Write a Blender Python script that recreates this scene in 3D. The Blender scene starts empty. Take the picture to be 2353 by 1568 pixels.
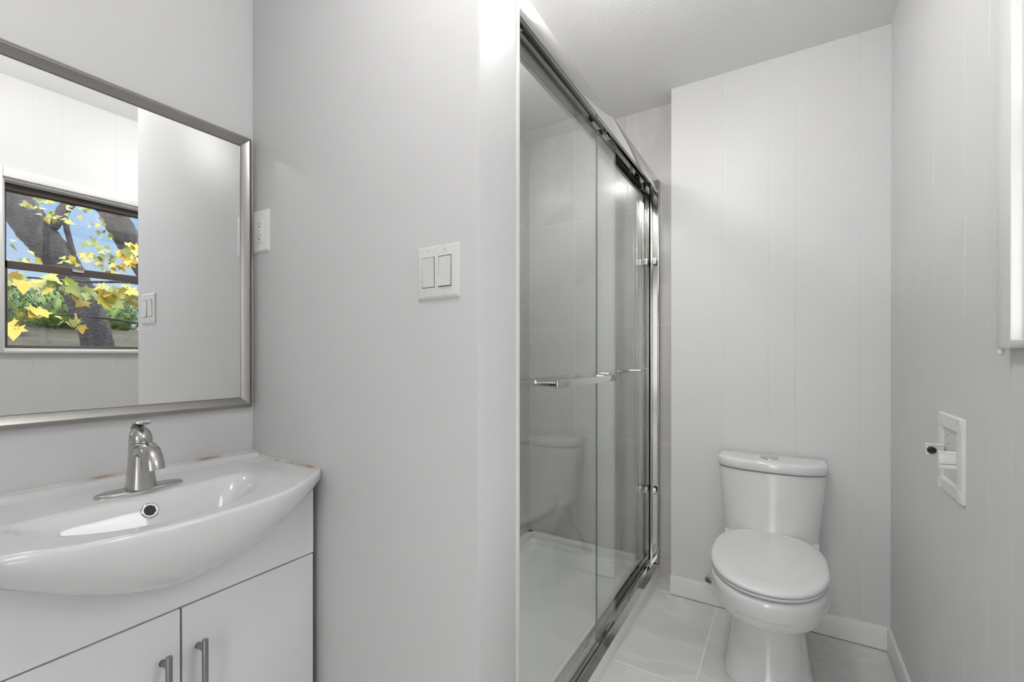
import bpy, bmesh, math, random
from mathutils import Vector, Matrix
random.seed(7)
S = bpy.context.scene
COL = S.collection
PI = math.pi
# ------------------------------------------------------------------ camera
cam_data = bpy.data.cameras.new('camera')
cam = bpy.data.objects.new('camera', cam_data)
COL.objects.link(cam)
cam.location = (0, 0, 1.15)
cam.rotation_euler = (math.radians(90 - 0.1074), 0, math.radians(31.3641))
cam_data.sensor_fit = 'HORIZONTAL'
cam_data.sensor_width = 36.0
cam_data.lens = 1032.5 / 2353 * 36.0
cam_data.shift_y = 35.82 / 2353
cam_data.clip_start = 0.02
S.camera = cam
S.view_settings.view_transform = 'Standard'
S.view_settings.look = 'None'
S.view_settings.gamma = 1.0
S.view_settings.use_curve_mapping = False
S.view_settings.exposure = 0.15
# ------------------------------------------------------------------ sky: blue low down, bright band added higher up to light the room
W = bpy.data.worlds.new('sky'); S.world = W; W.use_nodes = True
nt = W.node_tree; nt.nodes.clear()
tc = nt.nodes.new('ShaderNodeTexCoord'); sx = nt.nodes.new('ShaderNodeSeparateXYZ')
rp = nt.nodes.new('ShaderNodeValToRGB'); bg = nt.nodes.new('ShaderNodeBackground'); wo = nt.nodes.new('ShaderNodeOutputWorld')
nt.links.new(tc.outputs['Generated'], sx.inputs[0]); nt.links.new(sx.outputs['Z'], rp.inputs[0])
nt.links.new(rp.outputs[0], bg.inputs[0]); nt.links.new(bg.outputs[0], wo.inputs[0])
e = rp.color_ramp.elements
SKY_K = 7.0            # brightness added high up and sunward to light the room, blue elsewhere
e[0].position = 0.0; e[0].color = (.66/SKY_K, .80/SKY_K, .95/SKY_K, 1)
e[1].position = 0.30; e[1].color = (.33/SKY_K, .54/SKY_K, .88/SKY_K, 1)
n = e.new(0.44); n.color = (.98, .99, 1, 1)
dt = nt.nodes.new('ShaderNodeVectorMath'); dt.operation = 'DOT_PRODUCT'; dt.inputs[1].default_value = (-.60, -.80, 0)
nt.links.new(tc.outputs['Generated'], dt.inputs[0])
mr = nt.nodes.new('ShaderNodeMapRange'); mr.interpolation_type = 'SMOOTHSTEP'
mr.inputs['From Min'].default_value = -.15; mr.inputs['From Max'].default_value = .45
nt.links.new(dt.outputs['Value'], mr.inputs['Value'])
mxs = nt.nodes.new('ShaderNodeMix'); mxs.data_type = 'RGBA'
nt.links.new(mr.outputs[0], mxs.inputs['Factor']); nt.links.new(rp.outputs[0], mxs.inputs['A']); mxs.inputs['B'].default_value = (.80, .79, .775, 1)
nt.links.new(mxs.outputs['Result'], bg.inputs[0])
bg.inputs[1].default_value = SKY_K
sun_d = bpy.data.lights.new('sun', 'SUN'); sun_d.energy = 1.5; sun_d.angle = math.radians(0.6); sun_d.color = (1, .95, .86)
sun = bpy.data.objects.new('sun', sun_d); COL.objects.link(sun)
sun.rotation_euler = Vector((0.66, 0.08, -0.72)).to_track_quat('-Z', 'Y').to_euler()
LAMP_HALL = 27.0      # globe lamp over the passage to the toilet
LAMP_VANITY = 23.0    # globe lamp above the camera, in front of the vanity

# ------------------------------------------------------------------ measured layout (metres)
XL, XR = -1.3588, 0.3477          # left and right wall faces
YP0, YP1, XP = 0.7425, 0.8994, -0.5311   # partition
YB, XB = 2.2545, -0.4734          # furred wall behind the toilet
YS, XS = 2.3823, -1.3283          # tiled shower back and left faces
ZC = 2.438
XG = -0.5563                      # outer face of the shower curb
YR = -1.25                        # wall behind the camera

# ------------------------------------------------------------------ helpers
def wloc(o):
    v = Vector((0, 0, 0))
    while o is not None:
        v += o.location; o = o.parent
    return v

def obj(name, bm, m=None, parent=None, sharp=28, label=None):
    bmesh.ops.recalc_face_normals(bm, faces=bm.faces)
    off = wloc(parent) if parent else Vector((0, 0, 0))
    for v in bm.verts: v.co -= off
    for f in bm.faces: f.smooth = True
    ca = math.radians(sharp)
    for ed in bm.edges:
        if len(ed.link_faces) == 2:
            ed.smooth = ed.calc_face_angle(0) < ca
    me = bpy.data.meshes.new(name); bm.to_mesh(me); bm.free()
    o = bpy.data.objects.new(name, me); COL.objects.link(o)
    if parent: o.parent = parent
    if m is not None:
        for mm in (m if isinstance(m, (list, tuple)) else [m]): me.materials.append(mm)
    if label: o['label'] = label
    return o

def thing(name, label, cat, loc, group=None):
    o = bpy.data.objects.new(name, None); COL.objects.link(o)
    o.location = loc; o.empty_display_size = .05
    o['label'] = label; o['category'] = cat
    if group: o['group'] = group
    return o

def tag(o, label, cat, group=None):
    o['label'] = label; o['category'] = cat
    if group: o['group'] = group
    return o

def struct(name, bm, m, label=None, parent=None, sharp=28):
    o = obj(name, bm, m, parent, sharp)
    if parent is None:
        o['kind'] = 'structure'
        if label: o['label'] = label
    return o

def NB(): return bmesh.new()

def box(bm, x0, x1, y0, y1, z0, z1, bev=0, seg=2, mi=0):
    vs = [bm.verts.new((x, y, z)) for x in (x0, x1) for y in (y0, y1) for z in (z0, z1)]
    fs = [bm.faces.new([vs[i] for i in q]) for q in ((0,1,3,2),(4,6,7,5),(0,4,5,1),(2,3,7,6),(0,2,6,4),(1,5,7,3))]
    for f in fs: f.material_index = mi
    if bev > 0:
        es = list({ed for f in fs for ed in f.edges})
        bmesh.ops.bevel(bm, geom=es, offset=bev, segments=seg, profile=.5, affect='EDGES')
    return bm

def loft(bm, rings, cap0=True, cap1=True, closed=True, mi=0):
    R = [[bm.verts.new(p) for p in r] for r in rings]
    n = len(R[0])
    for a, b in zip(R[:-1], R[1:]):
        for i in range(n if closed else n - 1):
            j = (i + 1) % n
            try:
                f = bm.faces.new((a[i], a[j], b[j], b[i])); f.material_index = mi
            except ValueError: pass
    if cap0: bm.faces.new(list(reversed(R[0]))).material_index = mi
    if cap1: bm.faces.new(R[-1]).material_index = mi
    return R

def ring(c, ax, r, n=24, r2=None):
    c = Vector(c); ax = Vector(ax).normalized()
    u = ax.orthogonal().normalized() if abs(ax.z) > .999 or abs(ax.x) > .999 or abs(ax.y) > .999 else Vector((0,0,1)).cross(ax).normalized()
    v = ax.cross(u)
    r2 = r if r2 is None else r2
    return [c + u * (r * math.cos(2*PI*i/n)) + v * (r2 * math.sin(2*PI*i/n)) for i in range(n)]

def cyl(bm, p0, p1, r, n=24, bev=0.0, r1=None, mi=0):
    p0 = Vector(p0); p1 = Vector(p1); ax = (p1 - p0); L = ax.length; ax.normalize()
    r1 = r if r1 is None else r1
    if bev > 0:
        rs = [(0, r - bev), (bev*.3, r - bev*.3), (bev, r), (L - bev, r1), (L - bev*.3, r1 - bev*.3), (L, r1 - bev)]
    else: rs = [(0, r), (L, r1)]
    loft(bm, [ring(p0 + ax * t, ax, rr, n) for t, rr in rs], mi=mi)

def lathe(bm, c, prof, ax=(0,0,1), n=32, mi=0):
    c = Vector(c); ax = Vector(ax).normalized()
    loft(bm, [ring(c + ax * h, ax, max(r, 1e-4), n) for r, h in prof], mi=mi)

def tube(bm, pts, rad, n=12, mi=0):
    pts = [Vector(p) for p in pts]
    rad = rad if isinstance(rad, (list, tuple)) else [rad] * len(pts)
    rings = []; u = None
    for i, p in enumerate(pts):
        t = (pts[min(i+1, len(pts)-1)] - pts[max(i-1, 0)]).normalized()
        if u is None: u = t.orthogonal().normalized()
        u = (u - t * u.dot(t)).normalized(); v = t.cross(u)
        rings.append([p + (u*math.cos(2*PI*k/n) + v*math.sin(2*PI*k/n)) * rad[i] for k in range(n)])
    loft(bm, rings, mi=mi)

def bez(p, n=12):
    """smooth curve through points (Catmull-Rom)"""
    p = [Vector(q) for q in p]; p = [p[0]*2 - p[1]] + p + [p[-1]*2 - p[-2]]
    out = []
    for i in range(1, len(p) - 2):
        for k in range(n):
            t = k / n
            out.append(.5*((2*p[i]) + (p[i+1]-p[i-1])*t + (2*p[i-1]-5*p[i]+4*p[i+1]-p[i+2])*t*t + (3*p[i]-p[i-1]-3*p[i+1]+p[i+2])*t**3))
    out.append(p[-2]); return out

def sm(t):
    t = min(1, max(0, t)); return t*t*(3-2*t)

def prism(bm, poly, axis, a0, a1, mi=0):
    """extrude a closed 2D polygon along an axis; poly gives the other two coordinates in order"""
    def P(p, a):
        if axis == 'x': return (a, p[0], p[1])
        if axis == 'y': return (p[0], a, p[1])
        return (p[0], p[1], a)
    loft(bm, [[P(p, a0) for p in poly], [P(p, a1) for p in poly]], mi=mi)

# ------------------------------------------------------------------ materials
def mat(name, col, rough=.5, metal=0.0, spec=.5, bump=None, coat=0.0):
    m = bpy.data.materials.new(name); m.use_nodes = True
    b = m.node_tree.nodes['Principled BSDF']
    b.inputs['Base Color'].default_value = (*col, 1)
    b.inputs['Roughness'].default_value = rough
    b.inputs['Metallic'].default_value = metal
    b.inputs['Specular IOR Level'].default_value = spec
    b.inputs['Coat Weight'].default_value = coat
    b.inputs['Coat Roughness'].default_value = .05
    if bump:
        scale, strength, dist = bump[:3]
        nt = m.node_tree
        t = nt.nodes.new('ShaderNodeTexCoord'); no = nt.nodes.new('ShaderNodeTexNoise'); bp = nt.nodes.new('ShaderNodeBump')
        no.inputs['Scale'].default_value = scale; no.inputs['Detail'].default_value = bump[3] if len(bump) > 3 else 3
        bp.inputs['Strength'].default_value = strength; bp.inputs['Distance'].default_value = dist
        nt.links.new(t.outputs['Object'], no.inputs['Vector']); nt.links.new(no.outputs['Fac'], bp.inputs['Height'])
        nt.links.new(bp.outputs[0], b.inputs['Normal'])
    return m

def vary(m, c0, c1, scale, detail=4, dist=0.0, lo=.35, hi=.65, vec=(1,1,1)):
    """colour noise between two colours"""
    nt = m.node_tree; b = nt.nodes['Principled BSDF']
    t = nt.nodes.new('ShaderNodeTexCoord'); mp = nt.nodes.new('ShaderNodeMapping'); no = nt.nodes.new('ShaderNodeTexNoise'); r = nt.nodes.new('ShaderNodeValToRGB')
    mp.inputs['Scale'].default_value = vec
    no.inputs['Scale'].default_value = scale; no.inputs['Detail'].default_value = detail; no.inputs['Distortion'].default_value = dist
    r.color_ramp.elements[0].position = lo; r.color_ramp.elements[0].color = (*c0, 1)
    r.color_ramp.elements[1].position = hi; r.color_ramp.elements[1].color = (*c1, 1)
    nt.links.new(t.outputs['Object'], mp.inputs[0]); nt.links.new(mp.outputs[0], no.inputs['Vector'])
    nt.links.new(no.outputs['Fac'], r.inputs[0]); nt.links.new(r.outputs[0], b.inputs['Base Color'])
    return r

def tile_mat(name, base, vein, grout, axes, pitch, off, gw, rough, vscale=1.6):
    m = mat(name, base, rough); nt = m.node_tree; b = nt.nodes['Principled BSDF']; L = nt.links.new
    def math_(op, a, bb=None, v=None):
        q = nt.nodes.new('ShaderNodeMath'); q.operation = op
        L(a, q.inputs[0])
        if bb is not None: L(bb, q.inputs[1])
        if v is not None: q.inputs[1].default_value = v
        return q.outputs[0]
    t = nt.nodes.new('ShaderNodeTexCoord'); s = nt.nodes.new('ShaderNodeSeparateXYZ'); L(t.outputs['Object'], s.inputs[0])
    ms = []; cells = []
    for ax, p, o in zip(axes, pitch, off):
        c = math_('DIVIDE', math_('SUBTRACT', s.outputs[ax], v=o), v=p)
        cells.append(math_('FLOOR', c))
        fr = math_('FRACT', math_('ADD', c, v=.5))
        d = math_('MULTIPLY', math_('ABSOLUTE', math_('SUBTRACT', fr, v=.5)), v=p)
        ms.append(math_('LESS_THAN', d, v=gw/2))
    g = math_('MAXIMUM', ms[0], ms[1])
    # marble veining, shifted from tile to tile
    cx = nt.nodes.new('ShaderNodeCombineXYZ'); L(cells[0], cx.inputs[0]); L(cells[1], cx.inputs[1])
    wn = nt.nodes.new('ShaderNodeTexWhiteNoise'); wn.noise_dimensions = '3D'; L(cx.outputs[0], wn.inputs['Vector'])
    sc = nt.nodes.new('ShaderNodeVectorMath'); sc.operation = 'SCALE'; sc.inputs['Scale'].default_value = 9; L(wn.outputs['Color'], sc.inputs[0])
    ad = nt.nodes.new('ShaderNodeVectorMath'); ad.operation = 'ADD'; L(t.outputs['Object'], ad.inputs[0]); L(sc.outputs[0], ad.inputs[1])
    no = nt.nodes.new('ShaderNodeTexNoise'); no.inputs['Scale'].default_value = vscale; no.inputs['Detail'].default_value = 5; no.inputs['Distortion'].default_value = 1.6
    L(ad.outputs[0], no.inputs['Vector'])
    r = nt.nodes.new('ShaderNodeValToRGB'); el = r.color_ramp.elements
    el[0].position = .44; el[0].color = (*base, 1); el[1].position = .60; el[1].color = (*[x*.93 for x in base], 1)
    q = el.new(.50); q.color = (*vein, 1); q = el.new(.475); q.color = (*base, 1); q = el.new(.53); q.color = (*[x*.98 for x in base], 1)
    L(no.outputs['Fac'], r.inputs[0])
    mx = nt.nodes.new('ShaderNodeMix'); mx.data_type = 'RGBA'; L(g, mx.inputs['Factor']); L(r.outputs[0], mx.inputs['A']); mx.inputs['B'].default_value = (*grout, 1)
    L(mx.outputs['Result'], b.inputs['Base Color'])
    mr = nt.nodes.new('ShaderNodeMath'); mr.operation = 'MULTIPLY_ADD'; L(g, mr.inputs[0]); mr.inputs[1].default_value = .5; mr.inputs[2].default_value = rough
    L(mr.outputs[0], b.inputs['Roughness'])
    bp = nt.nodes.new('ShaderNodeBump'); bp.invert = True; bp.inputs['Strength'].default_value = .4; bp.inputs['Distance'].default_value = .002
    L(g, bp.inputs['Height']); L(bp.outputs[0], b.inputs['Normal'])
    return m

def glass_mat(name, tint, ior=1.5):
    m = bpy.data.materials.new(name); m.use_nodes = True; nt = m.node_tree; nt.nodes.clear()
    tr = nt.nodes.new('ShaderNodeBsdfTransparent'); tr.inputs[0].default_value = (*tint, 1)
    gl = nt.nodes.new('ShaderNodeBsdfGlossy'); gl.inputs['Roughness'].default_value = 0.0; gl.inputs[0].default_value = (1,1,1,1)
    fr = nt.nodes.new('ShaderNodeFresnel'); fr.inputs['IOR'].default_value = ior
    mx = nt.nodes.new('ShaderNodeMixShader'); out = nt.nodes.new('ShaderNodeOutputMaterial')
    # seen from inside the slab the fresnel node inverts, so keep the outside value by using the incoming facing angle
    lw = nt.nodes.new('ShaderNodeLayerWeight'); lw.inputs['Blend'].default_value = .5
    pw = nt.nodes.new('ShaderNodeMath'); pw.operation = 'POWER'; pw.inputs[1].default_value = 5.0
    ma = nt.nodes.new('ShaderNodeMath'); ma.operation = 'MULTIPLY_ADD'; f0 = ((ior-1)/(ior+1))**2
    ma.inputs[1].default_value = 1 - f0; ma.inputs[2].default_value = f0
    nt.nodes.remove(fr)
    nt.links.new(lw.outputs['Facing'], pw.inputs[0]); nt.links.new(pw.outputs[0], ma.inputs[0])
    nt.links.new(ma.outputs[0], mx.inputs[0]); nt.links.new(tr.outputs[0], mx.inputs[1]); nt.links.new(gl.outputs[0], mx.inputs[2])
    nt.links.new(mx.outputs[0], out.inputs[0])
    return m

M = {}
M['wall'] = mat('grey_wall_paint', (.67, .67, .673), .42, bump=(260, .06, .001))
M['ceiling'] = mat('textured_ceiling_paint', (.80, .80, .80), .75, bump=(90, .22, .004, 5))
M['trim'] = mat('white_trim_paint', (.74, .74, .73), .35)
M['white'] = mat('white_cabinet_laminate', (.76, .76, .765), .38)
M['ceramic'] = mat('white_glazed_ceramic', (.74, .74, .745), .10, spec=.55, coat=.3)
M['plastic'] = mat('white_plastic', (.74, .74, .735), .32)
M['seat'] = mat('white_seat_plastic', (.73, .73, .735), .14)
M['acrylic'] = mat('white_acrylic', (.82, .82, .81), .22)
M['nickel'] = mat('brushed_nickel', (.52, .51, .495), .20, 1.0, bump=(300, .03, .0005))
M['frame'] = mat('satin_nickel_frame', (.40, .385, .365), .30, 1.0)
M['chrome'] = mat('polished_chrome', (.70, .69, .68), .08, 1.0)
M['jamb'] = mat('bright_nickel_jamb', (.44, .43, .42), .14, 1.0)
M['mirror'] = mat('mirror_silvering', (.90, .905, .90), 0.0, 1.0)
M['black'] = mat('black_rubber', (.012, .012, .013), .5)
M['gasket'] = mat('matt_black_rubber', (.004, .004, .004), .9, spec=.1)
M['dark'] = mat('dark_gap', (.10, .10, .10), .8)
M['handle'] = mat('stainless_handle', (.33, .325, .32), .33, 1.0)
M['glass'] = glass_mat('clear_shower_glass', (.945, .962, .950), 1.6)
M['edge'] = mat('dark_green_glass_edge', (.035, .050, .044), .25)
M['pane'] = glass_mat('window_glass', (.97, .98, .98))
M['bronze'] = mat('brown_window_aluminium', (.075, .055, .048), .45)
M['floor'] = tile_mat('grey_marble_floor_tile', (.72, .71, .695), (.77, .76, .745), (.87, .86, .83), ('X', 'Y'), (.305, .61), (-.27, 1.65), .0045, .11)
M['tile_b'] = tile_mat('grey_wall_tile_back', (.52, .51, .50), (.545, .538, .528), (.60, .595, .585), ('X', 'Z'), (.305, .608), (-1.031, 1.308), .003, .16, 1.3)
M['tile_l'] = tile_mat('grey_wall_tile_side', (.52, .51, .50), (.545, .538, .528), (.60, .595, .585), ('Y', 'Z'), (.305, .608), (2.08, 1.308), .003, .16, 1.3)
M['caulk'] = mat('stained_caulk', (.7, .68, .64), .5)
vary(M['caulk'], (.68, .66, .62), (.34, .17, .07), 9, 3, 0, .46, .60)
M['bark'] = mat('grey_brown_bark', (.1, .08, .075), .9, bump=(30, .9, .03))
vary(M['bark'], (.010, .009, .011), (.038, .034, .038), 14, 5, .4, .35, .7, (1, 1, .25))
M['leaf_y'] = mat('yellow_autumn_leaf', (.72, .47, .035), .5)
vary(M['leaf_y'], (.42, .25, .012), (.26, .26, .020), 9, 3)
M['leaf_g'] = mat('yellow_green_leaf', (.30, .38, .03), .5)
vary(M['leaf_g'], (.17, .20, .016), (.045, .070, .010), 8, 3)
for k in ('leaf_y', 'leaf_g'):
    M[k].node_tree.nodes['Principled BSDF'].inputs['Transmission Weight'].default_value = 0.0
M['hedge'] = mat('green_hedge_leaf', (.08, .17, .02), .6)
vary(M['hedge'], (.010, .026, .004), (.085, .16, .012), 9, 6)
M['soil'] = mat('dark_bank_soil', (.08, .07, .05), .95, bump=(40, .8, .03))
vary(M['soil'], (.008, .006, .004), (.028, .027, .011), 22, 8, .8)

FILL_SHOWER = 48.0  # strength of the unseen fill light added to brighten the shower
def lamp_mat(name, strength, col=(1, .985, .965)):
    m = bpy.data.materials.new(name); m.use_nodes = True; nt = m.node_tree; nt.nodes.clear()
    em = nt.nodes.new('ShaderNodeEmission'); out = nt.nodes.new('ShaderNodeOutputMaterial')
    em.inputs[0].default_value = (*col, 1); em.inputs[1].default_value = strength
    nt.links.new(em.outputs[0], out.inputs[0]); return m

# ================================================================== THE ROOM
struct('floor', box(NB(), -1.60, .60, -1.45, 2.55, -.12, 0), M['floor'], 'glossy grey marble tile floor')
struct('ceiling', box(NB(), -1.60, .60, -1.45, 2.55, ZC, ZC + .12), M['ceiling'], 'white textured ceiling')
struct('wall_left', box(NB(), -1.60, XL, -1.45, 2.55, -.0, ZC), M['wall'], 'light grey wall behind the mirror')
bm = NB()   # opening added behind the camera to let fill daylight in
DX0, DX1, DZ = -.15, .28, 2.10
box(bm, XL, DX0, -1.45, YR, 0, ZC); box(bm, DX1, .60, -1.45, YR, 0, ZC); box(bm, DX0, DX1, -1.45, YR, DZ, ZC)
struct('wall_rear', bm, M['wall'], 'light grey wall with an added light opening behind the camera')
struct('bounce_ground', box(NB(), -5, 4, -7, -1.452, -.14, -.02), M['trim'], 'added pale bounce ground outside the opening behind the camera')  # unseen pale slab added to bounce sky light through the opening
struct('wall_partition', box(NB(), XL, XP, YP0, YP1, 0, ZC, .004, 2), M['wall'], 'grey partition wall between vanity and shower')
bm = NB(); box(bm, XP - .022, XP + .0025, YP1 - .010, YP1 + .004, 0, ZC, .002, 2)
struct('trim_1', bm, M['trim'], 'thin white corner bead on the end of the partition wall')
struct('wall_shower_left', box(NB(), XL, XS, YP1, YS, 0, ZC), M['tile_l'], 'grey marble tiled wall of the shower')
struct('wall_shower_front', box(NB(), XS, -.575, YP1, YP1 + .008, 0, ZC), M['tile_b'], 'grey tiled shower side of the partition wall')
struct('wall_shower_back', box(NB(), -1.60, .60, YS, 2.55, 0, ZC), M['tile_b'], 'grey marble tiled back wall of the shower')

def panel_profile(a0, a1, face, depth, grooves, inward):
    """closed outline of a panelled wall, with narrow V grooves in its room face"""
    pts = [(a0, face)]
    for g in sorted(grooves):
        if a0 + .006 < g < a1 - .006:
            pts += [(g - .0016, face), (g, face + inward*.0007), (g + .0016, face)]
    pts += [(a1, face), (a1, face + inward*depth), (a0, face + inward*depth)]
    return pts
gb = (-.248, -.066, .035, .251)
bm = NB(); prism(bm, panel_profile(XB, XR, YB, YS - YB - .0005, gb, 1), 'z', 0, ZC)
struct('wall_back', bm, M['wall'], 'grey panelled wall behind the toilet', sharp=20)
gr = (-.9, -.7, -.44, -.22, .0, .21, .43, .639, .74, .947, 1.159, 1.267, 1.413, 1.669, 1.854, 1.972, 2.13)
WY0, WY1, WZ0, WZ1 = .54, 1.105, 1.178, 1.968
WT = .14
bm = NB()
for (a0, a1, z0, z1) in ((YR - .2, WY0, 0, ZC), (WY1, YS, 0, ZC), (WY0, WY1, 0, WZ0), (WY0, WY1, WZ1, ZC)):
    prism(bm, [(q[1], q[0]) for q in panel_profile(a0, a1, XR, WT, gr, 1)], 'z', z0, z1)
struct('wall_right', bm, M['wall'], 'grey vertically panelled wall with the window', sharp=20)
# baseboards
H_BB = .0927
def bb_poly(face, d):   # profile (offset, z)
    return [(face, .0035), (face + d*.012, .0035), (face + d*.012, H_BB - .008), (face + d*.009, H_BB - .002), (face + d*.005, H_BB), (face, H_BB)]
bm = NB(); prism(bm, bb_poly(YB, -1), 'x', XB - .001, XR)
struct('baseboard_back', bm, M['trim'], 'white baseboard behind the toilet')
bm = NB(); prism(bm, bb_poly(XR, -1), 'y', YR, YB - .012)
struct('baseboard_right', bm, M['trim'], 'white baseboard along the right wall')
# thin dark joint line between baseboard and floor tile
# ------------------------------------------------------------------ window
win = NB()
cx0 = XR - .019
def casing_bar(bm, y0, y1, z0, z1):
    box(bm, cx0, XR, y0, y1, z0, z1, .004, 2)
casing_bar(win, WY1, WY1 + .063, WZ0 - .015, WZ1 + .045)
casing_bar(win, WY0 - .055, WY0, WZ0 - .015, WZ1 + .045)
casing_bar(win, WY0, WY1, WZ1, WZ1 + .045)
casing_bar(win, WY0, WY1, WZ0 - .015, WZ0)
# drip of paint left on the corner of the casing
lathe(win, (cx0 + .006, WY1 + .058, WZ0 - .028), [(.001, 0), (.0042, .003), (.005, .008), (.004, .016)], n=12)
# jamb liners in the opening
box(win, XR, XR + WT, WY0 - .0, WY0 + .008, WZ0, WZ1); box(win, XR, XR + WT, WY1 - .008, WY1, WZ0, WZ1)
box(win, XR, XR + WT, WY0 + .008, WY1 - .008, WZ0, WZ0 + .008); box(win, XR, XR + WT, WY0 + .008, WY1 - .008, WZ1 - .008, WZ1)
window = struct('window_1', win, M['trim'], 'white cased window with brown sashes in the right wall')
fy0, fy1, fz0, fz1 = WY0 + .008, WY1 - .008, WZ0 + .008, WZ1 - .008
xo = XR + .055
bm = NB()
for (y0, y1, z0, z1) in ((fy0, fy0 + .012, fz0, fz1), (fy1 - .012, fy1, fz0, fz1), (fy0, fy1, fz0, fz0 + .010), (fy0, fy1, fz1 - .030, fz1)):
    box(bm, xo, xo + .045, y0, y1, z0, z1, .002, 1)
obj('window_frame', bm, M['bronze'], window)
zm = 1.575
def sash(z0, z1, x, top, bot):
    bm = NB()
    for (y0, y1, a, b) in ((fy0 + .008, fy0 + .020, z0, z1), (fy1 - .020, fy1 - .008, z0, z1), (fy0 + .008, fy1 - .008, z0, z0 + bot), (fy0 + .008, fy1 - .008, z1 - top, z1)):
        box(bm, x, x + .018, y0, y1, a, b, .002, 1)
    s = obj('sash', bm, M['bronze'], window)
    bm = NB(); box(bm, x + .006, x + .010, fy0 + .018, fy1 - .018, z0 + bot - .003, z1 - top + .003)
    obj('pane', bm, M['pane'], s)
    return s
sash(zm - .005, fz1 - .012, xo + .025, .018, .028)
lo = sash(fz0 + .004, zm + .022, xo + .004, .036, .010)
bm = NB(); box(bm, xo - .006, xo + .005, .79, .835, zm + .004, zm + .020, .002, 1); box(bm, xo - .012, xo - .004, .80, .825, zm + .008, zm + .014, .002, 1)
obj('sash_latch', bm, M['chrome'], lo)

# ================================================================== lamps
def globe_lamp(x, y, z, r, strength, label, squash=1.0):
    t = thing('ceiling_light', label, 'light', (x, y, ZC))
    bm = NB(); lathe(bm, (x, y, ZC - .022), [(.045, 0), (.060, .003), (.065, .010), (.065, .022)], n=40)
    obj('base', bm, M['nickel'], t)
    k = r*squash
    bm = NB(); cyl(bm, (x, y, z + k*.93), (x, y, ZC - .004), .010, 16); cyl(bm, (x, y, z + k*.90), (x, y, min(ZC - .004, z + k*.9 + .02)), .035, 24, .002)
    obj('stem', bm, M['nickel'], t)
    bm = NB(); lathe(bm, (x, y, z), [(r*math.sin(PI*i/24), -r*squash*math.cos(PI*i/24)) for i in range(24)], n=40)
    obj('lamp_shade', bm, lamp_mat('lit_opal_glass', strength), t, label='lit opal glass globe')
    return t
globe_lamp(-.34, 1.15, 2.30, .10, LAMP_HALL, 'opal globe light hanging over the passage to the toilet')
globe_lamp(-1.05, 1.47, 2.402, .105, FILL_SHOWER, 'added flat fill light on the shower ceiling', .17)
globe_lamp(-.33, .26, 2.25, .11, LAMP_VANITY, 'opal globe light hanging in front of the vanity')

# ================================================================== VANITY
CY = .427
VX = -1.0433          # front plane of the cabinet
cab = thing('vanity_cabinet', 'white two-door vanity cabinet under the bow-front sink', 'cabinet', (-1.2, CY, 0))
c0, c1 = CY - .297, CY + .297
def zbelly(y):
    return .705 + .11 * min(1.05, abs(y - .415) / (.315 if y > .415 else .272)) ** 1.8
def sink_front(y):
    t = min(1, abs(y - CY) / .3155)
    v = 1 - t ** 2.6
    return -1.036 + .122 * v
bm = NB()
box(bm, XL, VX - .019, c0, c0 + .016, 0, .80); box(bm, XL, VX - .019, c1 - .016, c1, 0, .80)
box(bm, XL, XL + .010, c0 + .016, c1 - .016, .08, .70); box(bm, XL + .01, VX - .019, c0 + .016, c1 - .016, .08, .096)
obj('carcass', bm, M['white'], cab)
bm = NB(); box(bm, VX - .075, VX - .06, c0 + .016, c1 - .016, 0, .08)
obj('toe_kick', bm, M['white'], cab)
# apron with its upper edge cut to the belly of the sink
bm = NB()
ys = [c0 + (c1 - c0) * i / 60 for i in range(61)]
poly = [(y, min(.812, zbelly(y) - .0015)) for y in ys] + [(c1, .643), (c0, .643)]
prism(bm, poly, 'x', VX - .0165, VX)
obj('apron_panel', bm, M['white'], cab)
for (y0, y1, hy) in ((c0, CY - .0015, .394), (CY + .0015, c1, .457)):
    bm = NB(); box(bm, VX - .0165, VX, y0 + .0005, y1 - .0005, .088, .639, .001, 1)
    d = obj('door', bm, M['white'], cab)
    bm = NB(); xh = VX + .030
    cyl(bm, (xh, hy, .57), (xh, hy, .385), .0058, 20, .0012)
    for zz in (.548, .407):
        cyl(bm, (VX - .001, hy, zz), (xh, hy, zz), .0048, 16); cyl(bm, (VX - .001, hy, zz), (VX + .004, hy, zz), .0062, 16)
    obj('handle', bm, M['handle'], d, label='brushed steel bar handle')

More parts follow.
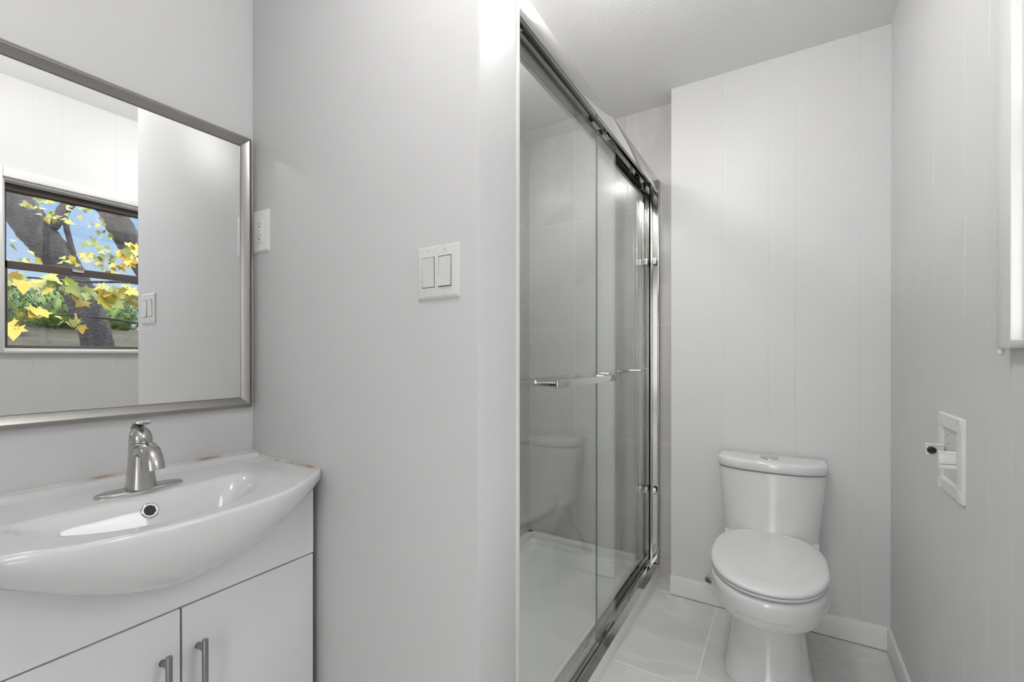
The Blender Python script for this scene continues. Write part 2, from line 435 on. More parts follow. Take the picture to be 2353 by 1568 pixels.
# sink: a closed shell, profile swept across the width
SY0, SY1 = CY - .3155, CY + .314
ZT = .857
def basin(x, y):
    q = abs((y - .404) / .216) ** 2
    if x > -1.16: q += abs((x + 1.16) / .215) ** 2
    q = q ** .5
    xe = -1.150 - .10*max(0, y - .40)                                                   # back edge of the bowl
    d = sm((1 - q) / .40) * sm((x - xe) / .062)
    z = ZT - .100 * d
    z += .010 * (1 - sm((x - (XL + .030)) / .016))                                  # low raised lip along the wall
    t = min(1, abs(y - CY) / .3155)
    xf = sink_front(y)
    u = (xf - x)
    z -= .005 * sm((x + 1.14) / .16) * (1 - sm((t - .45) / .5))                      # the front rim dips in the middle
    z -= .0045 * sm((t - .70) / .18) * sm((x - XL - .05) / .05) * .8                # the end ledges lie a touch lower
    return z
ny, nx = 120, 76
rings = []
for i in range(ny + 1):
    y = SY0 + (SY1 - SY0) * (.5 - .5*math.cos(PI * i / ny) if False else i / ny)
    xf = sink_front(y); zb = min(.818, zbelly(y)); pr = []
    zs = []
    rr = .007
    for j in range(nx + 1):
        x = XL + .0005 + (xf - rr - XL - .0005) * j / nx
        z = basin(x, y); zs.append(z); pr.append((x, y, z))
    zt = zs[-1]; t_ = min(1, abs(y - CY) / .3155)
    for k in range(1, 5):                                                            # rounded rim
        a = k / 4 * PI / 2
        pr.append((xf - rr + rr*math.sin(a), y, zt - rr*(1 - math.cos(a))))
    z1 = zt - rr
    for k in range(1, 25):                                                           # bulging belly
        a = k / 24 * PI / 2
        pr.append((VX + .0005 + (xf - VX) * math.cos(a) ** (.85 + .75*t_*t_), y, z1 - (z1 - zb) * math.sin(a) ** 1.0))
    zmin = min(zs) - .014
    for (x, z) in ((VX - .020, zb), (VX - .045, min(zb + .01, zmin)), (XL + .10, min(.80, zmin)), (XL + .03, min(.812, zmin)), (XL + .0005, .812)):
        pr.append((x, y, z))
    rings.append(pr)
bm = NB(); loft(bm, rings)
sink = obj('sink', bm, M['ceramic'], None, 40)
tag(sink, 'white glossy ceramic bow-front sink top on the vanity cabinet', 'sink')
# overflow ring set in the back slope of the basin
def dzdx(x, y): return (basin(x + .002, y) - basin(x - .002, y)) / .004
from mathutils import geometry
# where the sight of the hole sits on the slope
oy = .405
ox = -1.150
while basin(ox, oy) > .8285: ox += .0005        # a little below the ledge, on the steep back slope
oz = basin(ox, oy); nrm = Vector((-dzdx(ox, oy), 0, 1)).normalized()
bm = NB()
R0 = []
for k in range(10):
    a = 2*PI*k/9 if False else PI * k / 9
    R0.append((.0125 + .0035 * -math.cos(a), .0040 * math.sin(a)))
loft(bm, [ring(Vector((ox, oy, oz)) + nrm * (h - .0005), nrm, r, 32) for r, h in [(.016 - 0*h, h) if False else (r, h) for r, h in R0]], False, False)
orr = obj('overflow_ring', bm, M['chrome'], sink, label='chrome overflow ring')
bm = NB(); loft(bm, [ring(Vector((ox, oy, oz)) + nrm * .0008, nrm, r, 24) for r in (.0098, .001)], False, True)
obj('overflow_hole', bm, M['black'], orr, label='black hole of the overflow')
bm = NB(); lathe(bm, (-1.055, CY, basin(-1.055, CY) - .004), [(.021, 0), (.021, .005), (.018, .0065), (.008, .007)], n=32)
obj('drain', bm, M['chrome'], sink)
bm = NB()
tube(bm, [(XL + .003, SY0 + .01 + (SY1 - SY0 - .012) * i / 40, basin(XL + .001, .3) + .0005) for i in range(41)], .0030, 8)
tube(bm, [(XL + .003 + (.318) * i / 24, YP0 - .0012, basin(XL + .002 + .318 * i / 24, SY1) + .001) for i in range(25)], .0034, 8)
obj('caulk_bead', bm, M['caulk'], sink, label='brown stained caulk line along the walls')

# ------------------------------------------------------------------ faucet
FX, FY, FZ = -1.203, .416, ZT
fa = thing('faucet', 'brushed nickel single-lever faucet on the back ledge of the sink', 'faucet', (FX, FY, FZ))
def stad(hx, hy, z, n=40):   # rounded-end plate outline
    out = []
    for i in range(n):
        a = 2*PI*i/n; c, s = math.cos(a), math.sin(a)
        out.append((FX + hx*math.copysign(abs(c)**.9, c), FY + hy*math.copysign(abs(s)**.75, s), z))
    return out
bm = NB(); loft(bm, [stad(.0255, .078, FZ - .001), stad(.026, .0785, FZ + .003), stad(.0245, .077, FZ + .0055), stad(.020, .072, FZ + .0072)])
obj('escutcheon', bm, M['nickel'], fa)
def oval(z, r, ex=0.0, sq=1.0, n=36):
    return [(FX + ex + r*math.cos(2*PI*i/n), FY + r*sq*math.sin(2*PI*i/n), z) for i in range(n)]
bm = NB()
loft(bm, [oval(FZ + h, r, ex) for h, r, ex in ((.005, .0280, 0), (.012, .0272, 0), (.030, .0250, -.0005), (.055, .0226, -.001), (.080, .0212, -.0015), (.098, .0206, -.002), (.1035, .0204, -.002), (.1045, .0194, -.002))])
body = obj('body', bm, M['nickel'], fa)
# teardrop groove on the front of the body below the spout
bm = NB()
gp = []
for i in range(29):
    a = 2*PI*i/28
    w = .0095 * math.sin(a) * (1 - .25*math.cos(a)); h = FZ + .052 + .021*math.cos(a)
    rr = .0228 - (h - FZ - .055)*.055 + .0003
    yy = FY + .004 + w
    xx = FX - .001 + math.sqrt(max(1e-6, rr*rr - (yy - FY)**2))
    gp.append((xx, yy, h))
tube(bm, gp, .0011, 6)
obj('rim_line', bm, M['nickel'], body)
# spout
bm = NB()
sp = [((-.004, .078), (1, .25), .0190, .0165), ((.014, .088), (1, .10), .0190, .0165), ((.032, .092), (1, -.20), .0188, .0165), ((.048, .087), (1, -.75), .0186, .0168), ((.059, .075), (.55, -1), .0182, .017), ((.064, .062), (.18, -1), .0182, .0172), ((.066, .053), (.12, -1), .0184, .0174)]
rings = []
for (dx, dz), (tx, tz), ry, rn in sp:
    t = Vector((tx, 0, tz)).normalized(); nn = Vector((-t.z, 0, t.x)); c = Vector((FX + dx, FY, FZ + dz))
    rings.append([c + Vector((0, 1, 0))*ry*math.cos(2*PI*i/32) + nn*rn*math.sin(2*PI*i/32) for i in range(32)])
cend = rings[-1]; cc = sum(cend, Vector()) / 32
tl = Vector((.12, 0, -1)).normalized()
rings.append([cc + (p - cc)*.86 for p in cend]); rings.append([cc + (p - cc)*.84 - tl*.010 for p in cend])
loft(bm, rings)
obj('spout', bm, M['nickel'], fa, sharp=45)
bm = NB(); loft(bm, [[cc + (p - cc)*k - tl*.006 for p in cend] for k in (.80, .02)], False, True)
obj('aerator', bm, M['black'], fa)
# lever handle: a domed cap whose top sweeps forward into a small beak
bm = NB()
loft(bm, [oval(FZ + h, r, ex) for h, r, ex in ((.1050, .0202, -.002), (.107, .0208, -.002), (.115, .0204, -.002), (.123, .0186, -.003), (.130, .0156, -.005), (.135, .0114, -.006), (.138, .0066, -.006), (.139, .002, -.006))])
hd = obj('handle', bm, M['nickel'], fa)
bm = NB()
hp = bez([(FX - .0212, FY, FZ + .108), (FX - .0208, FY, FZ + .122), (FX - .016, FY, FZ + .135), (FX - .006, FY, FZ + .1445), (FX + .006, FY, FZ + .1475), (FX + .017, FY, FZ + .1465), (FX + .027, FY, FZ + .1485), (FX + .035, FY, FZ + .1525)], 6)
rings = []
for i, p in enumerate(hp):
    t = (hp[min(i+1, len(hp)-1)] - hp[max(i-1, 0)]).normalized(); nn = Vector((-t.z, 0, t.x)); f = i / (len(hp) - 1)
    ry = .0075 + .0065*math.sin(PI*min(1, f*1.15)) if f < .8 else .0075 + .0065*math.sin(PI*.92) + .001*(f-.8)
    rn = .0042 - .0012*f
    if f > .96: ry *= .75; rn *= .7
    rings.append([p + Vector((0,1,0))*ry*math.cos(2*PI*k/18) + nn*rn*math.sin(2*PI*k/18) for k in range(18)])
loft(bm, rings)
obj('lever', bm, M['nickel'], hd)

# ------------------------------------------------------------------ mirror
MY0, MY1, MZ0, MZ1 = .120, .7325, .9996, 1.788
mir = thing('wall_mirror', 'rectangular wall mirror with satin nickel frame above the sink', 'mirror', (XL, CY, MZ0))
FWm, FD = .030, .020
bm = NB()
prof = [(0, 0), (0, .0125), (.0008, .0135), (.0095, .0205), (.0108, .0208), (.0118, .0203), (FWm - .002, .0085), (FWm - .0005, .007), (FWm, .003), (FWm, 0)]   # (inset, depth)
loop = []
for ins, dep in prof:
    loop.append([(XL + .0005 + dep, MY0 + ins, MZ0 + ins), (XL + .0005 + dep, MY1 - ins, MZ0 + ins), (XL + .0005 + dep, MY1 - ins, MZ1 - ins), (XL + .0005 + dep, MY0 + ins, MZ1 - ins)])
loft(bm, loop, False, False)
fr = obj('frame', bm, M['frame'], mir, 14)
bm = NB()
i0, i1 = FWm - .0035, FWm
for (y0, y1, z0, z1) in ((MY0 + i0, MY1 - i0, MZ0 + i0, MZ0 + i1 - .001), (MY0 + i0, MY1 - i0, MZ1 - i1 + .001, MZ1 - i0), (MY0 + i0, MY0 + i1 - .001, MZ0 + i1, MZ1 - i1), (MY1 - i1 + .001, MY1 - i0, MZ0 + i1, MZ1 - i1)):
    box(bm, XL + .003, XL + .0088, y0, y1, z0, z1)
obj('inner_lip', bm, M['black'], fr, label='dark inner lip of the frame')
bm = NB(); box(bm, XL + .001, XL + .0062, MY0 + FWm - .004, MY1 - FWm + .004, MZ0 + FWm - .004, MZ1 - FWm + .004)
obj('mirror_glass', bm, M['mirror'], mir)

# ------------------------------------------------------------------ outlet and switches on the partition
def rrect(x0, x1, z0, z1, y, r, n=5):
    out = []
    for cx, cz, a0 in ((x1 - r, z1 - r, 0), (x0 + r, z1 - r, 90), (x0 + r, z0 + r, 180), (x1 - r, z0 + r, 270)):
        for k in range(n + 1):
            a = math.radians(a0 + 90*k/n); out.append((cx + r*math.cos(a), y, cz + r*math.sin(a)))
    return out
def plate(bm, x0, x1, z0, z1, y, d, r=.003, s=.005):
    loft(bm, [rrect(x0, x1, z0, z1, y, r), rrect(x0, x1, z0, z1, y - d*.35, r), rrect(x0 + s*.4, x1 - s*.4, z0 + s*.4, z1 - s*.4, y - d*.75, r), rrect(x0 + s, x1 - s, z0 + s, z1 - s, y - d, r)])
def screw(bm, x, z, y):
    lathe(bm, (x, y, z), [(.0034, 0), (.0034, .0006), (.0026, .0012), (.0003, .0013)], (0, -1, 0), 16)
    
sw = thing('light_switch', 'white double rocker switch plate on the grey partition wall', 'light switch', (-.636, YP0, 1.33))
x0, x1, z0, z1 = -.694, -.578, 1.272, 1.3865
D = .0065
bm = NB(); plate(bm, x0, x1, z0, z1, YP0, D)
pl = obj('plate', bm, M['plastic'], sw)
for k, cx in enumerate((-.6605, -.6145)):
    bm = NB(); 
    for (a, b, c, d2) in ((cx - .0178, cx + .0178, 1.2965, 1.2980), (cx - .0178, cx + .0178, 1.3610, 1.3625), (cx - .0178, cx - .0166, 1.2965, 1.3625), (cx + .0166, cx + .0178, 1.2965, 1.3625)):
        box(bm, a, b, YP0 - D - .0003, YP0 - D + .002, c, d2)
    obj('gap', bm, M['dark'], pl)
    bm = NB()
    h0, h1 = (.0008, .0038) if k == 0 else (.0036, .0008)     # bottom / top height of the paddle
    zc = 1.3295
    pts = [(1.2982, h0), (zc - .004, .0015), (zc + .004, .0015), (1.3608, h1)]
    f = [(YP0 - D - h, z) for z, h in pts]
    poly = [(YP0 - D + .001, 1.2982)] + f + [(YP0 - D + .001, 1.3608)]
    prism(bm, poly, 'x', cx - .0163, cx + .0163)
    obj('rocker', bm, M['plastic'], sw)
for cx in (-.6605, -.6145):
    for zz in (1.2815, 1.3775):
        bm = NB(); screw(bm, cx, zz, YP0 - D); obj('screw', bm, M['plastic'], sw)

ou = thing('wall_outlet', 'white rectangular outlet plate beside the mirror', 'outlet', (-1.309, YP0, 1.515))
x0, x1, z0, z1 = -1.349, -1.269, 1.452, 1.5745
bm = NB(); plate(bm, x0, x1, z0, z1, YP0, .006)
obj('plate', bm, M['plastic'], ou)
cx = (x0 + x1)/2; zc = (z0 + z1)/2
bm = NB(); box(bm, cx - .0168, cx + .0168, YP0 - .0085, YP0 - .005, zc - .0335, zc + .0335, .0012, 2)
rc = obj('receptacle', bm, M['plastic'], ou)
bm = NB()
for dz in (.017, -.017):
    for dx in (-.0065, .0065): box(bm, cx + dx - .0008, cx + dx + .0008, YP0 - .0087, YP0 - .0080, zc + dz, zc + dz + .008)
    cyl(bm, (cx, YP0 - .0087, zc + dz - .006), (cx, YP0 - .0080, zc + dz - .006), .0024, 12)
obj('slots', bm, M['black'], rc, label='black slots of the receptacle')
bm = NB(); box(bm, cx - .006, cx + .006, YP0 - .0095, YP0 - .008, zc - .0035, zc - .0005, .0005, 1); box(bm, cx - .006, cx + .006, YP0 - .0095, YP0 - .008, zc + .0005, zc + .0035, .0005, 1)
obj('button', bm, M['plastic'], rc)
for zz in (z0 + .012, z1 - .012):
    bm = NB(); screw(bm, cx, zz, YP0 - .006); obj('screw', bm, M['plastic'], ou)

# ================================================================== SHOWER
SX0, SX1, SB0, SB1 = XS, XG, YP1 + .0085, YS - .0005
CZ = .070
base = NB()
xi1 = -.672                                # inner face of the curb
# outer shell, rim and sunken floor as one body
def rr4(x0, x1, y0, y1, z, r, n=6):
    out = []
    for cx, cy, a0 in ((x1 - r, y1 - r, 0), (x0 + r, y1 - r, 90), (x0 + r, y0 + r, 180), (x1 - r, y0 + r, 270)):
        for k in range(n + 1):
            a = math.radians(a0 + 90*k/n); out.append((cx + r*math.cos(a), cy + r*math.sin(a), z))
    return out
loft(base, [rr4(SX0 + .0005, SX1, SB0, SB1, 0, .003), rr4(SX0 + .0005, SX1, SB0, SB1, CZ - .006, .003), rr4(SX0 + .0005, SX1 - .002, SB0, SB1, CZ - .002, .003), rr4(SX0 + .0005, SX1 - .006, SB0, SB1, CZ, .004),
            rr4(SX0 + .045, xi1, SB0 + .045, SB1 - .045, CZ, .03), rr4(SX0 + .050, xi1 - .006, SB0 + .05, SB1 - .05, CZ - .006, .03), rr4(SX0 + .058, xi1 - .014, SB0 + .058, SB1 - .058, .040, .035),
            rr4(SX0 + .072, xi1 - .028, SB0 + .072, SB1 - .072, .032, .04), rr4(SX0 + .28, xi1 - .25, SB0 + .6, SB1 - .5, .027, .04)])
# raised flange along the two tiled walls
box(base, SX0 + .0005, SX0 + .040, SB0, SB1, CZ - .01, CZ + .028, .006, 2)
box(base, SX0 + .0005, xi1 + .0, SB1 - .040, SB1, CZ - .01, CZ + .028, .006, 2)
sb = obj('shower_base', base, M['acrylic'])
tag(sb, 'white acrylic shower base with raised curb behind the glass doors', 'shower base')
bm = NB(); lathe(bm, (-1.018, 1.978, .0285), [(.030, 0), (.030, .001), (.026, .002), (.012, .0022)], n=36)
obj('drain', bm, M['acrylic'], sb)
bm = NB(); tube(bm, [(SX1 + .0005, SB0 + (SB1 - SB0)*i/8, .0005) for i in range(9)], .0040, 8)
obj('caulk_bead', bm, M['trim'], sb)

# fixed frame of the sliding doors
ZH = 2.05
sf = thing('shower_door_frame', 'chrome frame of the sliding shower doors, header to bottom track', 'shower door frame', (-.60, 1.64, CZ))
y0, y1 = SB0 + .002, SB1 + .0003
bm = NB()
box(bm, XG - .004, XG, y0, y1, 1.985, ZH, .0015, 2)                   # front lip
box(bm, XG - .080, XG - .004, y0, y1, ZH - .005, ZH)                  # top
box(bm, XG - .080, XG - .076, y0, y1, 1.972, ZH - .005)               # rear lip
box(bm, XG - .010, XG - .004, y0, y1, 1.985, 1.990); box(bm, XG - .076, XG - .068, y0, y1, 1.972, 1.977)
box(bm, XG - .0445, XG - .0415, y0, y1, 2.012, ZH - .005)             # rib between the two runs
obj('header', bm, M['chrome'], sf)
bm = NB()
ft = [(XG - .001, CZ), (XG - .001, CZ + .004), (XG - .020, CZ + .021), (XG - .0225, CZ + .021), (XG - .0235, CZ + .008), (XG - .042, CZ + .010), (XG - .043, CZ + .026), (XG - .047, CZ + .026), (XG - .048, CZ + .010),
      (XG - .074, CZ + .012), (XG - .075, CZ + .034), (XG - .079, CZ + .034), (XG - .082, CZ)]
prism(bm, ft, 'y', y0, y1)
obj('bottom_track', bm, M['chrome'], sf, 25)
def jamb(ya, yb, s):
    """channel profile with lips, opening towards +s"""
    bm = NB()
    a, b = (ya, yb)
    for xa, xb in ((XG - .082, XG - .076), (XG - .047, XG - .041), (XG - .006, XG + .0015)):
        box(bm, xa, xb, a, b, CZ + .004, ZH + .001, .002, 2)
    w = .010
    if s > 0: box(bm, XG - .080, XG - .002, a, a + w, CZ + .004, ZH - .006)
    else: box(bm, XG - .080, XG - .002, b - w, b, CZ + .004, ZH - .006)
    return obj('jamb', bm, M['jamb'], sf)
jamb(y0 + .001, y0 + .034, 1)
jamb(y1 - .034, y1 - .001, -1)
bm = NB(); box(bm, XG - .0470, XG - .0410, y1 - .039, y1 - .033, CZ + .03, ZH - .07)
obj('gasket', bm, M['gasket'], sf, label='black rubber strip on the far jamb')
for zz in (1.635, .455):
    bm = NB(); box(bm, XG - .033, XG - .010, y1 - .046, y1 - .030, zz - .016, zz + .016, .003, 2); box(bm, XG - .070, XG - .052, y1 - .046, y1 - .030, zz - .016, zz + .016, .003, 2)
    obj('bumper', bm, M['chrome'], sf, label='small shiny clip on the far jamb')
bm = NB(); box(bm, XG - .052, XG - .034, 1.640, 1.675, CZ + .010, CZ + .046, .003, 2)
obj('centre_guide', bm, M['black'], sf, label='black door guide on the track')

XO, XI = -.585, -.617           # middles of the outer and inner panes
GT = .008
def sliding(name_label, x, ya, yb, z0, z1, side, yb0, yb1):
    t = thing('sliding_glass_door', name_label, 'shower door', (x, (ya + yb)/2, z0), 'sliding glass shower doors')
    bm = NB(); box(bm, x - GT/2, x + GT/2, ya, yb, z0, z1)
    for f in bm.faces:
        c_ = f.calc_center_median()
        if abs(c_.x - x) < .001 and c_.y < yb - .01: f.material_index = 1
    obj('glass_panel', bm, [M['glass'], M['edge']], t)
    for yy in (ya + .030, yb - .08):
        bm = NB(); box(bm, x - .006, x + .006, yy - .022, yy + .022, z1 - .004, z1 + .022, .003, 2)
        r_ = obj('roller_bracket', bm, M['chrome'], t)
        bm = NB(); cyl(bm, (x - .011, yy, z1 + .022), (x + .011, yy, z1 + .022), .011, 20, .002)
        obj('roller', bm, M['black'], r_)
    xb = x + side*.067; zb = 1.073
    bm = NB(); box(bm, min(xb, xb + side*.006), max(xb, xb + side*.006), yb0 - .006, yb1 + .006, zb - .0105, zb + .0105, .0015, 2)
    bar = obj('towel_bar', bm, M['chrome'], t)
    for yy in (yb0, yb1):
        bm = NB(); cyl(bm, (x + side*GT/2, yy, zb), (xb + side*.001, yy, zb), .0075, 20)
        p = obj('post', bm, M['chrome'], bar)
        bm = NB(); cyl(bm, (x + side*GT/2, yy, zb), (x + side*(GT/2 + .005), yy, zb), .0112, 22, .0015)
        obj('collar', bm, M['black'] if False else M['chrome'], p)
    return t
sliding('outer sliding glass shower door with flat towel bar facing the room', XO, .955, 1.746, CZ + .016, 1.992, 1, 1.075, 1.545)
sliding('inner sliding glass shower door at the toilet end, towel bar facing the shower', XI, 1.632, y1 - .012, CZ + .016, 1.992, -1, 1.80, 2.275)

# ================================================================== TOILET
TX = -.055
to = thing('toilet', 'white elongated one-piece toilet with closed lid against the panelled wall', 'toilet', (TX, YB - .35, 0))
def P(x, s, z): return (TX + x, YB - s, z)
def egg(w, sb, sf_, z, n=64, nb=3.0, nf=2.15, sc=None):
    sc = sf_ - (sf_ - sb)*.50 if sc is None else sc
    out = []
    for i in range(n):
        a = 2*PI*i/n; c, s = math.cos(a), math.sin(a)
        e_ = nf if s > 0 else nb
        x = w*math.copysign(abs(c)**(2/e_), c)
        ss = sc + ((sf_ - sc) if s > 0 else (sc - sb)) * math.copysign(abs(s)**(2/e_), s)
        out.append(P(x, ss, z))
    return out
def tankring(w, s0, s1, z, n=72, bow=.055):
    """straight back, rounded corners, gently bowed front"""
    out = []
    for i in range(n):
        a = 2*PI*i/n; c, s = math.cos(a), math.sin(a)
        x = w*math.copysign(abs(c)**(2/7), c); v = math.copysign(abs(s)**(2/7), s)
        front = s1 - bow*(abs(x)/w)**2.4
        ss = s0 + (front - s0)*(v + 1)/2
        out.append(P(x, ss, z))
    return out
bm = NB()
sec = [(0, .142, .10, .535), (.010, .143, .10, .537), (.018, .138, .105, .530), (.06, .130, .11, .516), (.14, .119, .12, .502), (.20, .114, .125, .498), (.228, .114, .125, .506), (.241, .117, .125, .522),
       (.253, .125, .122, .556), (.268, .138, .12, .604), (.285, .152, .115, .640), (.305, .163, .11, .662), (.325, .1690, .11, .674), (.332, .1700, .11, .676), (.3345, .1755, .11, .683), (.345, .178, .11, .687), (.365, .181, .11, .694), (.385, .182, .11, .698), (.395, .181, .11, .697), (.402, .178, .11, .692), (.405, .168, .12, .680)]
loft(bm, [egg(w, sb_, sf_, z, sc=min(.44, sf_ - .14)) for z, w, sb_, sf_ in sec])
obj('bowl', bm, M['ceramic'], to, 50)
bm = NB()
loft(bm, [tankring(.085, .10, .20, .24, bow=.01), tankring(.105, .05, .235, .30, bow=.02), tankring(.140, .02, .255, .365, bow=.03), tankring(.163, .012, .262, .392, bow=.035), tankring(.168, .012, .262, .404, bow=.035), tankring(.166, .012, .258, .408, bow=.035),
          tankring(.168, .012, .190, .412), tankring(.170, .012, .186, .425), tankring(.178, .012, .184, .51), tankring(.187, .012, .184, .60), tankring(.1925, .012, .184, .665), tankring(.193, .012, .184, .6755), tankring(.187, .016, .178, .6785)])
obj('tank', bm, M['ceramic'], to, 50)
bm = NB()
loft(bm, [tankring(.186, .016, .176, .6815), tankring(.1965, .010, .190, .683), tankring(.1985, .008, .193, .687), tankring(.1985, .008, .193, .712), tankring(.1965, .009, .191, .7185), tankring(.191, .013, .184, .7225), tankring(.180, .022, .170, .7240)])
tl_ = obj('tank_lid', bm, M['ceramic'], to, 50)
bm = NB()
def el(c, a, b, z, n=40): return [P(c[0] + a*math.cos(2*PI*i/n), c[1] + b*math.sin(2*PI*i/n), z) for i in range(n)]
bc = (-.003, .105)
loft(bm, [el(bc, .034, .030, .7230), el(bc, .034, .030, .7260), el(bc, .032, .028, .7280), el(bc, .028, .024, .7270), el(bc, .027, .023, .7280), el(bc, .021, .018, .7300), el(bc, .004, .003, .7305)])
box(bm, *sorted((TX + bc[0] - .0007, TX + bc[0] + .0007)), YB - bc[1] - .017, YB - bc[1] + .017, .727, .7307)
obj('flush_button', bm, M['chrome'], tl_, 30, 'oval chrome dual flush button')
# seat ring and lid
def seat(z, k, n=72):
    w, sf_, sb_ = .181*k, .43 + (.702 - .43)*k, .43 - (.43 - .170)*(1 - (1-k)*.4)
    out = []
    for i in range(n):
        a = 2*PI*i/n; c, s = math.cos(a), math.sin(a)
        if s > 0:
            x = w*math.copysign(abs(c)**(2/2.15), c); ss = .43 + (sf_ - .43)*abs(s)**(2/2.15)
        else:
            e2 = 3.7; x = w*math.copysign(abs(c)**(2/e2), c); ss = .43 - (.43 - sb_)*abs(s)**(2/e2)
            x *= 1 - .13*max(0, (.36 - ss)/.18)**1.3
        out.append(P(x, ss, z))
    return out
bm = NB(); loft(bm, [seat(.4080, .90), seat(.4110, .955), seat(.4125, .980), seat(.4150, .987), seat(.4205, .987), seat(.4222, .975), seat(.4225, .93)])
obj('seat', bm, M['seat'], to, 50)
bm = NB()
loft(bm, [seat(.4232, .93), seat(.4238, .980), seat(.4265, .997), seat(.431, 1.0), seat(.4360, .992), seat(.4395, .970), seat(.4420, .93), seat(.4435, .86), seat(.4443, .80), seat(.4433, .76), seat(.4437, .60), seat(.4443, .35), seat(.4445, .05)])
obj('lid', bm, M['seat'], to, 50)
for sx_ in (-.075, .075):
    bm = NB(); cyl(bm, P(sx_ - .022, .186, .424), P(sx_ + .022, .186, .424), .0115, 18, .003)
    obj('hinge', bm, M['seat'], to)

# water valve behind the toilet
VXp, VYp, VZp = -.300, YB - .055, .135
va = thing('shutoff_valve', 'chrome water shutoff valve low on the wall left of the toilet', 'valve', (VXp, YB, VZp))
bm = NB(); cyl(bm, (VXp + .05, YB - .0005, VZp), (VXp + .05, YB - .045, VZp), .0075, 18); cyl(bm, (VXp + .05, YB - .035, VZp - .012), (VXp + .05, YB - .035, VZp + .024), .0085, 18, .001)
cyl(bm, (VXp + .052, YB - .035, VZp), (VXp + .012, YB - .045, VZp - .002), .006, 14)
obj('body', bm, M['chrome'], va)
bm = NB(); lathe(bm, (VXp + .05, YB - .0002, VZp), [(.024, 0), (.022, .005), (.012, .010), (.008, .011)], (0, -1, 0), 24)
obj('flange', bm, M['chrome'], va)
bm = NB()
hc = (VXp + .020, VYp + .004, VZp)
tube(bm, [(hc[0] + .030*math.cos(2*PI*i/32), hc[1] + .004*math.cos(2*PI*i/32), hc[2] + .018*math.sin(2*PI*i/32)) for i in range(33)], .0042, 10)
loft(bm, [[(hc[0] + .028*math.cos(2*PI*i/24), hc[1] + .004 + dy, hc[2] - .002 + .0145*math.sin(2*PI*i/24)) for i in range(24)] for dy in (0, .003)])
obj('handle', bm, M['handle'], va, label='oval metal handle')
bm = NB(); tube(bm, bez([(VXp + .05, YB - .035, VZp + .022), (VXp + .055, YB - .040, .20), (VXp + .10, YB - .055, .27), (VXp + .125, YB - .05, .355)], 8), .0055, 10)
obj('supply_hose', bm, M['handle'], va)

# ================================================================== recessed paper holder in the right wall
ph = thing('toilet_paper_holder', 'painted-over recessed toilet paper holder on the right wall, roller missing', 'paper holder', (XR, 1.49, .905))
a0, a1, b0, b1 = 1.399, 1.590, .808, 1.005
o0, o1, p0, p1 = 1.437, 1.562, .842, .968        # opening
bm = NB()
def yz(y0, y1, z0, z1, x, r, n=4): return [(x, q[0], q[2]) for q in rrect(y0, y1, z0, z1, 0, r, n)]
loft(bm, [yz(a0, a1, b0, b1, XR - .0002, .006), yz(a0, a1, b0, b1, XR - .004, .006), yz(a0 + .004, a1 - .004, b0 + .004, b1 - .004, XR - .007, .006), yz(o0 - .004, o1 + .004, p0 - .004, p1 + .004, XR - .0075, .004), yz(o0, o1, p0, p1, XR - .005, .003), yz(o0 + .001, o1 - .001, p0 + .001, p1 - .001, XR - .0010, .003)], False, False)
# embossed scrolls at the four corners
for (yy, zz, a_s) in ((a1 - .019, b1 - .018, 200), (a0 + .021, b1 - .018, 290), (a1 - .021, b0 + .018, 110), (a0 + .021, b0 + .018, 20)):
    tube(bm, [(XR - .0060, yy + .0145*math.cos(math.radians(a_s + t*24)), zz + .0145*math.sin(math.radians(a_s + t*24))) for t in range(13)], .0022, 8)
    tube(bm, [(XR - .0062, yy + .006*math.cos(math.radians(a_s + 90 + t*36)), zz + .006*math.sin(math.radians(a_s + 90 + t*36))) for t in range(11)], .0016, 8)
obj('plate', bm, M['trim'], ph)
bm = NB()
# shallow dished back of the recess
n_ = 14; rows = []
for i in range(n_ + 1):
    z = p0 + (p1 - p0)*i/n_
    rows.append([(XR - .0012 + 0*j, o0 + (o1 - o0)*j/4, z) for j in range(5)])
loft(bm, rows, False, False, False)
obj('recess_back', bm, M['wall'], ph)
for (yy, zz) in ((1.532, .951), (1.530, .929)):
    bm = NB(); lathe(bm, (XR - .0010, yy, zz), [(.0020, 0), (.0020, .0006), (.0003, .0007)], (-1, 0, 0), 12)
    obj('screw_hole', bm, M['black'], ph)
for (yy, far) in ((1.548, True), (1.436, False)):
    bm = NB()
    box(bm, XR - .038, XR - .003, yy, yy + .010, .894, .922, .002, 2)
    box(bm, XR - .039, XR - .004, yy - .0015, yy + .0115, .9195, .9235, .001, 1)
    if not far: box(bm, XR - .038, XR - .004, yy - .0015, yy + .012, .884, .8925, .0012, 1)
    ar = obj('arm', bm, M['trim'], ph)
    if far:
        bm = NB(); lathe(bm, (XR - .028, yy + .002, .908), [(.0085, 0), (.0092, .004), (.0088, .010), (.006, .0125), (.0035, .011), (.0006, .0095)], (0, -1, 0), 28)
        obj('socket', bm, M['black'], ar, label='black rubber roller socket')

# ================================================================== OUTSIDE THE WINDOW
def fbm(x, y, s=0):
    return math.sin(x*1.7 + s)*math.cos(y*1.3 - s) + .5*math.sin(x*3.9 + y*2.7 + s*2) + .25*math.sin(x*8.1 - y*7.3 + s)
rows = []
for i in range(50):
    x = .62 + 13*i/49; row = []
    for j in range(60):
        y = -6 + 16*j/59
        z = .25 + .78*sm((x - .8)/2.6) + .55*sm((x - 3)/4.5) + .05*fbm(x*1.3, y*1.3)
        row.append((x, y, z))
    rows.append(row)
bm = NB(); loft(bm, rows, False, False, False)
g = struct('ground', bm, M['soil'], 'dark earth bank rising outside the window', sharp=80)

